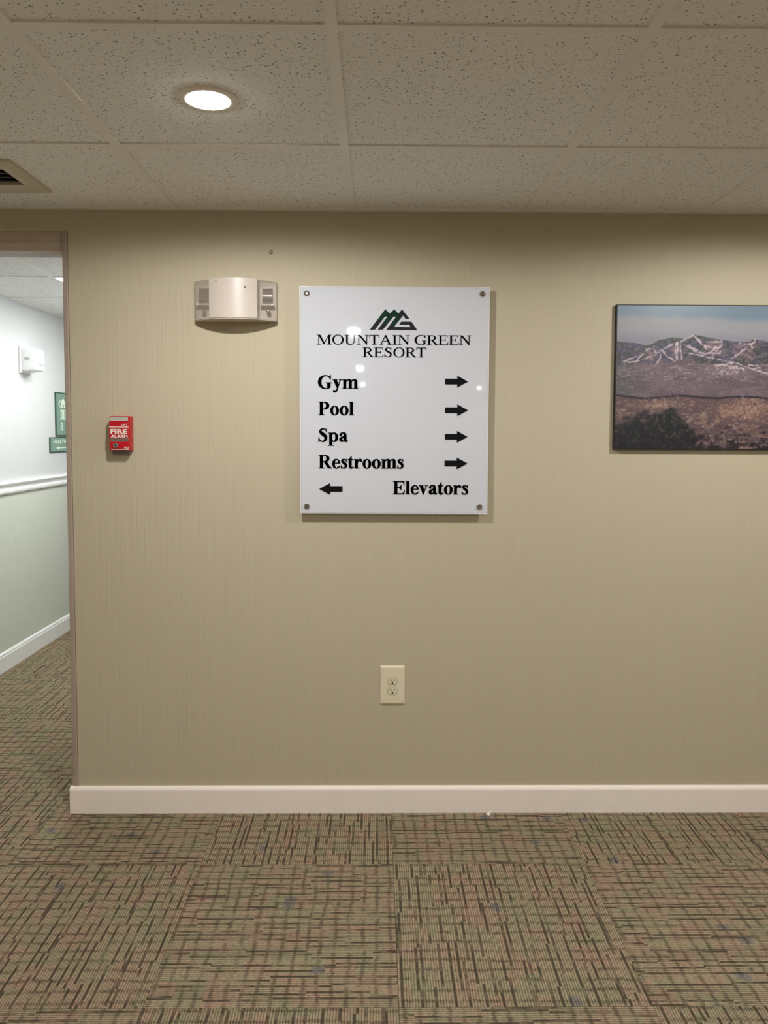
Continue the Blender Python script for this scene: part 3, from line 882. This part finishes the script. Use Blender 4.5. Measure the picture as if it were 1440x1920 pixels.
def print_word(text, size, cx, cy, width, parent, y, mat='white_print', align='LEFT', bold=0.0):
    x, z = pxz(cx, cy)
    return obj('lettering', sans(text, size, bold, align, width), mat, parent, (x, y, z))
print_word('FIRE', 0.0215, 440, 870, 0.0575, handle, YF - 0.0054, bold=0.0009)
print_word('ALARM', 0.0155, 445, 966, 0.0575, handle, YF - 0.0054, bold=0.0005)
print_word('LIFT', 0.0095, 835, 694, 0.0215, fr, YF - 0.0004, align='RIGHT', bold=0.0002)
print_word('HQ', 0.0085, 850, 1206, 0.0145, fr, YF - 0.0004, align='RIGHT', bold=0.0002)
kx, kz = pxz(552, 1135)
lock = obj('key_lock', lathe([(0.0088, -0.001), (0.0088, 0.003), (0.0075, 0.0042), (0.004, 0.0042), (0.0036, 0.0025), (0.0, 0.0025)], 28, 'Y'), 'chrome', t, (kx, YF, kz), smooth=True)
obj('keyhole', lathe([(0.0034, 0.0024), (0.0034, 0.0029), (0.0, 0.0029)], 18, 'Y'), 'dark', lock)

# ================================================================ outlet
OXC, OZ0, OW, OH = 0.0622, 0.3962, 0.0888, 0.1396
t = thing('electrical_outlet', (OXC, D, OZ0), 'ivory electrical outlet plate low on the tan wall', 'outlet')
def round_rect(w, h, r, n=5):
    out = []
    for cx, cz, a0 in ((w - r, h - r, 0), (-w + r, h - r, 90), (-w + r, -h + r, 180), (w - r, -h + r, 270)):
        for k in range(n + 1):
            a = math.radians(a0 + 90 * k / n)
            out.append((cx + r * math.cos(a), cz + r * math.sin(a)))
    return out
bm = bmesh.new()
P0, P1, P2 = round_rect(OW / 2, OH / 2, 0.004), round_rect(OW / 2 - 0.001, OH / 2 - 0.001, 0.004), round_rect(OW / 2 - 0.006, OH / 2 - 0.006, 0.003)
rings = [[bm.verts.new((x, y, z + OH / 2)) for x, z in P] for P, y in ((P0, 0.0), (P0, -0.0025), (P1, -0.0035), (P2, -0.0065))]
for a, b in zip(rings, rings[1:]):
    for i in range(len(a)):
        bm.faces.new((a[i], a[(i + 1) % len(a)], b[(i + 1) % len(a)], b[i]))
bm.faces.new(rings[-1])
bmesh.ops.recalc_face_normals(bm, faces=list(bm.faces))
obj('cover_plate', bm, 'ivory', t)
for zc in (0.4815, 0.4463):
    zc -= OZ0
    outl = []
    for k in range(41):
        a = 2 * math.pi * k / 40
        outl.append((0.0172 * math.cos(a), max(-0.0125, min(0.0125, 0.0172 * math.sin(a)))))
    outl = outl[:-1]
    b = bmesh.new()
    def rr(k, y):
        return [b.verts.new((x * k, y, z * k)) for x, z in outl]
    # shallow dark moat, then the raised face
    A, B2 = rr(1.0, -0.0066), rr(0.955, -0.0082)
    for i in range(len(A)):
        b.faces.new((A[i], A[(i + 1) % 40], B2[(i + 1) % 40], B2[i]))
    b.faces.new(B2)
    bmesh.ops.recalc_face_normals(b, faces=list(b.faces))
    rc = obj('receptacle', b, 'ivory', t, (0, 0, zc))
    mo = [(x * 1.05, z * 1.05) for x, z in outl]
    ob = obj('moat', plate([mo], -0.0064, 0.0004), 'grey_plastic_and_shadow', rc)
    obj('slot', plate([rect(-0.0078, -0.0005, -0.0048, 0.0078)], -0.0082, 0.0003), 'dark', rc)
    obj('slot', plate([rect(0.0048, 0.0, 0.0076, 0.0074)], -0.0082, 0.0003), 'dark', rc)
    obj('ground_hole', plate([ell(0, -0.0062, 0.0033)], -0.0082, 0.0003), 'dark', rc)

# ================================================================ mountain picture
PCX0, PCW, PCZ0, PCH, PCD = 0.834, 0.757, 1.3119, 0.5035, 0.018
t = thing('mountain_picture', (PCX0 + PCW / 2, D, PCZ0), 'landscape picture of mountains with ski trails in a thin black edge', 'picture')
obj('backing', bbox(-PCW / 2, -PCD, 0, PCW / 2, -0.0005, PCH, 0.001), 'canvas_edge', t)
rng = np.random.RandomState(7)
def vnoise(x, y, seed):
    r = np.random.RandomState(seed).rand(96, 96)
    xi, yi = np.floor(x).astype(int), np.floor(y).astype(int)
    fx, fy = x - xi, y - yi
    fx, fy = fx * fx * (3 - 2 * fx), fy * fy * (3 - 2 * fy)
    g_ = lambda a, b: r[b % 96, a % 96]
    return (g_(xi, yi) * (1 - fx) + g_(xi + 1, yi) * fx) * (1 - fy) + (g_(xi, yi + 1) * (1 - fx) + g_(xi + 1, yi + 1) * fx) * fy
def fbm(x, y, seed, oct=4):
    s_, a, tot = 0, 1.0, 0
    for k in range(oct):
        s_ = s_ + a * vnoise(x * 2 ** k + 13.7 * k, y * 2 ** k + 7.1 * k, seed + k)
        tot += a
        a *= 0.55
    return s_ / tot
NX, NZ = 420, 280
E_ = 0.0035
# picture space: X from 0 (left) in units where the height is 1210; Y from 0 (top) to 1210
gx, gy = np.meshgrid(np.linspace(0, 1210 * (PCW / PCH), NX), np.linspace(0, 1210, NZ))
X, Y = gx + 175, gy + 100
def sm(a, b, v): 
    u = np.clip((v - a) / (b - a), 0, 1)
    return u * u * (3 - 2 * u)
def lay(c, mask, col):
    return c * (1 - mask[..., None]) + np.array(col, float) * mask[..., None]
def curve(pts): 
    p = np.array(pts, float)
    return np.interp(X, p[:, 0], p[:, 1])
n1, n2, n3 = fbm(X / 60, Y / 40, 1), fbm(X / 22, Y / 16, 11), fbm(X / 9, Y / 7, 21)
n4 = fbm(X / 140, Y / 45, 31)
img = np.zeros(X.shape + (3,)) + np.array([128, 148, 164.])
img = lay(img, sm(165, 235, Y + (n1 - .5) * 30 - (X - 700) * 0.03), (164, 165, 168))
img = lay(img, sm(300, 400, Y), (150, 148, 158))
sky = curve([(175, 405), (300, 412), (420, 436), (480, 420), (520, 392), (650, 366), (760, 376), (820, 344), (900, 356), (1060, 386), (1200, 402), (1300, 400), (1345, 376), (1400, 388), (1500, 410), (1700, 380), (2000, 420)]) + (n2 - .5) * 10
mtn = sm(-3, 4, Y - sky)
img = lay(img, mtn, (88, 88, 106))
img = lay(img, mtn * sm(0.45, 0.6, n1) * 0.8, (76, 82, 80))
img = lay(img, mtn * sm(0.5, 0.66, n2) * 0.6, (118, 104, 112))
img = lay(img, mtn * sm(25, 0, np.abs(Y - sky - 12)) * sm(450, 520, X) * sm(1080, 1000, X) * 0.7, (84, 92, 82))
TR = [[(235, 578), (330, 575), (440, 465), (490, 465), (505, 500)], [(235, 575), (335, 530)], [(330, 575), (500, 515), (560, 470), (660, 420), (720, 400), (820, 350)],
      [(680, 420), (672, 470), (685, 555)], [(690, 410), (690, 550)], [(712, 410), (718, 480), (727, 550)], [(740, 420), (850, 490), (940, 505)], [(770, 425), (860, 480)], [(832, 360), (890, 420), (935, 460)],
      [(850, 365), (920, 440)], [(560, 480), (600, 525), (670, 565)], [(790, 500), (900, 520), (1010, 545), (1120, 565), (1200, 580), (1300, 620), (1440, 665)],
      [(940, 402), (1000, 405), (1062, 400), (1050, 515)], [(940, 500), (1000, 470), (1010, 430)], [(940, 495), (1055, 500)], [(1220, 410), (1300, 425), (1250, 470), (1160, 540)], [(1345, 380), (1340, 400), (1310, 425), (1325, 450)],
      [(1345, 400), (1250, 470), (1200, 510)], [(1010, 600), (1100, 590), (1190, 575)], [(1120, 625), (1240, 620), (1260, 642)], [(1300, 600), (1425, 598), (1345, 632)], [(1020, 610), (1060, 600), (1200, 610)],
      [(1480, 430), (1560, 520), (1600, 560)], [(1620, 410), (1700, 500)], [(1440, 665), (1560, 690), (1700, 680)], [(520, 580), (545, 540), (548, 500)], [(930, 440), (1050, 460)], [(985, 520), (1060, 430)]]
trail = np.full(X.shape, 1e9)
wx, wy = X + (n3 - .5) * 16, Y + (n2 - .5) * 12
for pl in TR:
    for (ax, ay), (bx, by) in zip(pl, pl[1:]):
        dx, dy = bx - ax, by - ay
        tt = np.clip(((wx - ax) * dx + (wy - ay) * dy) / (dx * dx + dy * dy), 0, 1)
        trail = np.minimum(trail, np.hypot(wx - ax - tt * dx, wy - ay - tt * dy))
for (ax, ay, wx_, wy_) in ((690, 485, 42, 75), (1000, 455, 70, 60), (1280, 440, 80, 40), (450, 510, 70, 45), (1250, 520, 130, 35)):
    img = lay(img, mtn * np.clip(1.6 * np.exp(-((X - ax) / wx_) ** 2 - ((Y - ay) / wy_) ** 2), 0, 1) * sm(0.25, 0.6, n2) * 0.75, (150, 122, 124))
midtop = 590 + (n1 - .5) * 90 - 40 * np.exp(-((X - 760) / 120) ** 2)
mid = sm(-25, 25, Y - midtop)
img = lay(img, mid, (116, 100, 106))
img = lay(img, mid * sm(520, 200, X + (n1 - .5) * 300) * 0.7, (98, 104, 104))
img = lay(img, mid * sm(0.42, 0.6, n4) * 0.55, (142, 124, 130))
img = lay(img, mid * sm(0.52, 0.66, n2) * 0.5, (92, 82, 86))
img = lay(img, mid * sm(0.6, 0.68, fbm(X / 40, Y / 9, 51)) * sm(540, 600, Y) * sm(760, 700, Y) * 0.7, (178, 160, 164))
town = np.exp(-((X - 1100) / 120) ** 2 - ((Y - 655) / 30) ** 2)
img = lay(img, np.clip(town * sm(0.45, 0.62, n3) * 1.2, 0, 1), (186, 168, 172))
img = lay(img, sm(10, 3, trail) * sm(0.2, 0.5, n2) * 0.9, (208, 190, 194))
ridge = curve([(165, 850), (300, 866), (440, 880), (560, 866), (700, 852), (800, 855), (900, 866), (1050, 873), (1150, 862), (1300, 858), (1440, 870), (1600, 900), (2000, 880)])
fg = sm(-2, 5, Y - ridge)
img = lay(img, fg, (112, 92, 94))
img = lay(img, fg * sm(0.44, 0.58, n2) * 0.6, (86, 70, 74))
img = lay(img, fg * sm(0.5, 0.64, fbm(X / 55, Y / 26, 61)) * 0.6, (158, 128, 112))
img = lay(img, fg * np.exp(-((X - 1270) / 190) ** 2 - ((Y - 985) / 75) ** 2) * sm(0.25, 0.6, n3) * 0.95, (182, 142, 118))
img = lay(img, fg * np.exp(-((X - 540 + (Y - 940) * 1.2) / 170) ** 2 - ((Y - 940) / 40) ** 2) * sm(0.25, 0.6, n3) * 0.9, (172, 142, 122))
img = lay(img, sm(14, 2, np.abs(Y - ridge - 6)) * 0.85, (44, 40, 52))
fo = curve([(165, 1120), (300, 1060), (500, 1000), (650, 955), (730, 1040), (830, 1180), (930, 1330), (1000, 1500)])
forest = sm(-40, 40, Y - fo + (n1 - .5) * 190 + (n2 - .5) * 90)
img = lay(img, forest * 0.95, (38, 44, 44))
img = lay(img, forest * sm(0.55, 0.68, n2) * 0.65, (96, 80, 84))
bot = sm(1080, 1270, Y + (n1 - .5) * 300)
img = lay(img, bot * sm(0.4, 0.56, fbm(X / 48, Y / 26, 71)) * 0.9, (42, 36, 42))
img = lay(img, fg * (1 - forest) * sm(0.62, 0.72, n2) * 0.4, (186, 168, 160))
lum = (0.62 + 0.38 * n3 + 0.38 * n2)[..., None]
img = np.where((Y > sky)[..., None], img * lum, img)
img = np.clip(img * 0.9, 0, 255) / 255
lin = np.where(img <= 0.04045, img / 12.92, ((img + 0.055) / 1.055) ** 2.4)
xsv = np.linspace(-PCW / 2 + E_, PCW / 2 - E_, NX)
zsv = np.linspace(PCH - E_, E_, NZ)
gxx, gzz = np.meshgrid(xsv, zsv)
co = np.stack([gxx, np.full_like(gxx, -PCD - 0.0006), gzz], -1).reshape(-1, 3)
idx = np.arange(NX * NZ).reshape(NZ, NX)
fc = np.stack([idx[1:, :-1], idx[1:, 1:], idx[:-1, 1:], idx[:-1, :-1]], -1).reshape(-1, 4)
me = bpy.data.meshes.new('print')
me.vertices.add(len(co)); me.vertices.foreach_set('co', co.ravel())
me.loops.add(fc.size); me.loops.foreach_set('vertex_index', fc.ravel().astype(np.int32))
me.polygons.add(len(fc)); me.polygons.foreach_set('loop_start', (np.arange(len(fc)) * 4).astype(np.int32))
me.update(calc_edges=True)
ca = me.color_attributes.new('print', 'FLOAT_COLOR', 'POINT')
ca.data.foreach_set('color', np.concatenate([lin.reshape(-1, 3), np.ones((NX * NZ, 1))], 1).astype(np.float32).ravel())
pm = NT('printed_landscape', 0.35, 0.35)
at = pm.n('ShaderNodeAttribute')
at.attribute_name = 'print'
pm.col(at.outputs['Color'])
me.materials.append(pm.mat)
po = bpy.data.objects.new('print', me)
COL.objects.link(po)
po.parent = t

# ================================================================ corridor wall things (mounted on wall_left, facing +x)
def on_left(name, y, z, label, cat, group=None):
    # local frame: local -y points out of the wall (+x), local x runs towards -y ... rotate +90 degrees
    return thing(name, (XL, y, z), label, cat, group, rotz=math.pi / 2)
# local x -> world +y, local -y -> world +x
t = on_left('alarm_strobe', 4.62, 1.716, 'white box-shaped alarm unit on the corridor wall', 'alarm')
obj('back_plate', bbox(-0.008, -0.012, -0.002, 0.142, 0, 0.156, 0.004), 'cool_plastic', t)
bm = bmesh.new()
box(bm, 0.0, -0.098, 0.006, 0.134, -0.011, 0.15)
for v in bm.verts:
    if v.co.y < -0.05:
        v.co.z += -0.008 if v.co.z > 0.08 else 0.008
        v.co.x += 0.01 if v.co.x < 0.06 else -0.01
bevel_all(bm, 0.012, 3)
obj('body', bm, 'cool_plastic', t, smooth=True)
obj('strobe_lens', bbox(0.03, -0.106, 0.05, 0.104, -0.097, 0.11, 0.004), 'cool_plastic', t)
obj('side_louver', bbox(-0.001, -0.06, 0.078, 0.004, -0.03, 0.09, 0.001), 'label_grey', t)

t = on_left('level_sign', 5.11, 1.335, 'upright green corridor sign with a large letter B, partly hidden', 'sign')
obj('panel', bbox(0, -0.008, 0, 0.30, 0, 0.292, 0.001), 'green_dark', t)
obj('face', bbox(0.008, -0.0095, 0.008, 0.292, -0.0075, 0.284), 'green_sign', t)
def lpl(name, polys, y=-0.0094, tt=0.001):
    return obj(name, plate(polys, y, tt), 'pale_print', t)
lpl('arrow_icon', [[(0.036, 0.215), (0.068, 0.243), (0.068, 0.233), (0.05, 0.215), (0.068, 0.197), (0.068, 0.187)]])
lpl('house_icon', [[(0.085, 0.19), (0.085, 0.225), (0.075, 0.222), (0.115, 0.255), (0.155, 0.222), (0.145, 0.225), (0.145, 0.19), (0.125, 0.19), (0.125, 0.212), (0.105, 0.212), (0.105, 0.19)]])
ic = [rect(0.062, 0.112, 0.176, 0.12), rect(0.068, 0.168, 0.17, 0.176)] + [rect(0.072 + k * 0.022, 0.12, 0.083 + k * 0.022, 0.168) for k in range(5)]
lpl('column_icon', ic)
o = obj('lettering', sans('B', 0.075, 0.0012), 'pale_print', t, (0.072, -0.0099, 0.04))

t = on_left('direction_sign', 5.01, 1.229, 'small green direction sign with a left arrow below the letter B sign', 'sign')
obj('panel', bbox(0, -0.008, 0, 0.40, 0, 0.1, 0.001), 'green_dark', t)
obj('face', bbox(0.006, -0.0095, 0.006, 0.394, -0.0075, 0.094), 'green_sign', t)
obj('lettering', sans('HEALTH', 0.036, 0.0006, 'LEFT', 0.20), 'pale_print', t, (0.05, -0.0099, 0.058))
lpl('arrow_icon', [[(0.09, 0.028), (0.135, 0.042), (0.128, 0.031), (0.26, 0.031), (0.26, 0.025), (0.128, 0.025), (0.135, 0.014)]])

# ================================================================ scrap of paper at the baseboard
b = bmesh.new()
pts = [(-0.008, -0.004, 0.001), (0.002, -0.012, 0.0015), (0.006, -0.004, 0.0035), (0.013, 0.003, 0.010), (0.004, 0.004, 0.008), (-0.004, 0.002, 0.004)]
v = [b.verts.new(p) for p in pts]
cc = b.verts.new((0.002, -0.003, 0.006))
for i in range(6):
    b.faces.new((v[i], v[(i + 1) % 6], cc))
w = [b.verts.new((p[0], p[1], p[2] - 0.0008)) for p in pts]
for i in range(6):
    b.faces.new((v[(i + 1) % 6], v[i], w[i], w[(i + 1) % 6]))
b.faces.new(list(reversed(w)))
bmesh.ops.recalc_face_normals(b, faces=list(b.faces))
tag(obj('paper_scrap', b, 'paper', None, (0.409, D - 0.022, 0.0)), 'tiny white scrap of paper on the carpet at the baseboard', 'scrap')
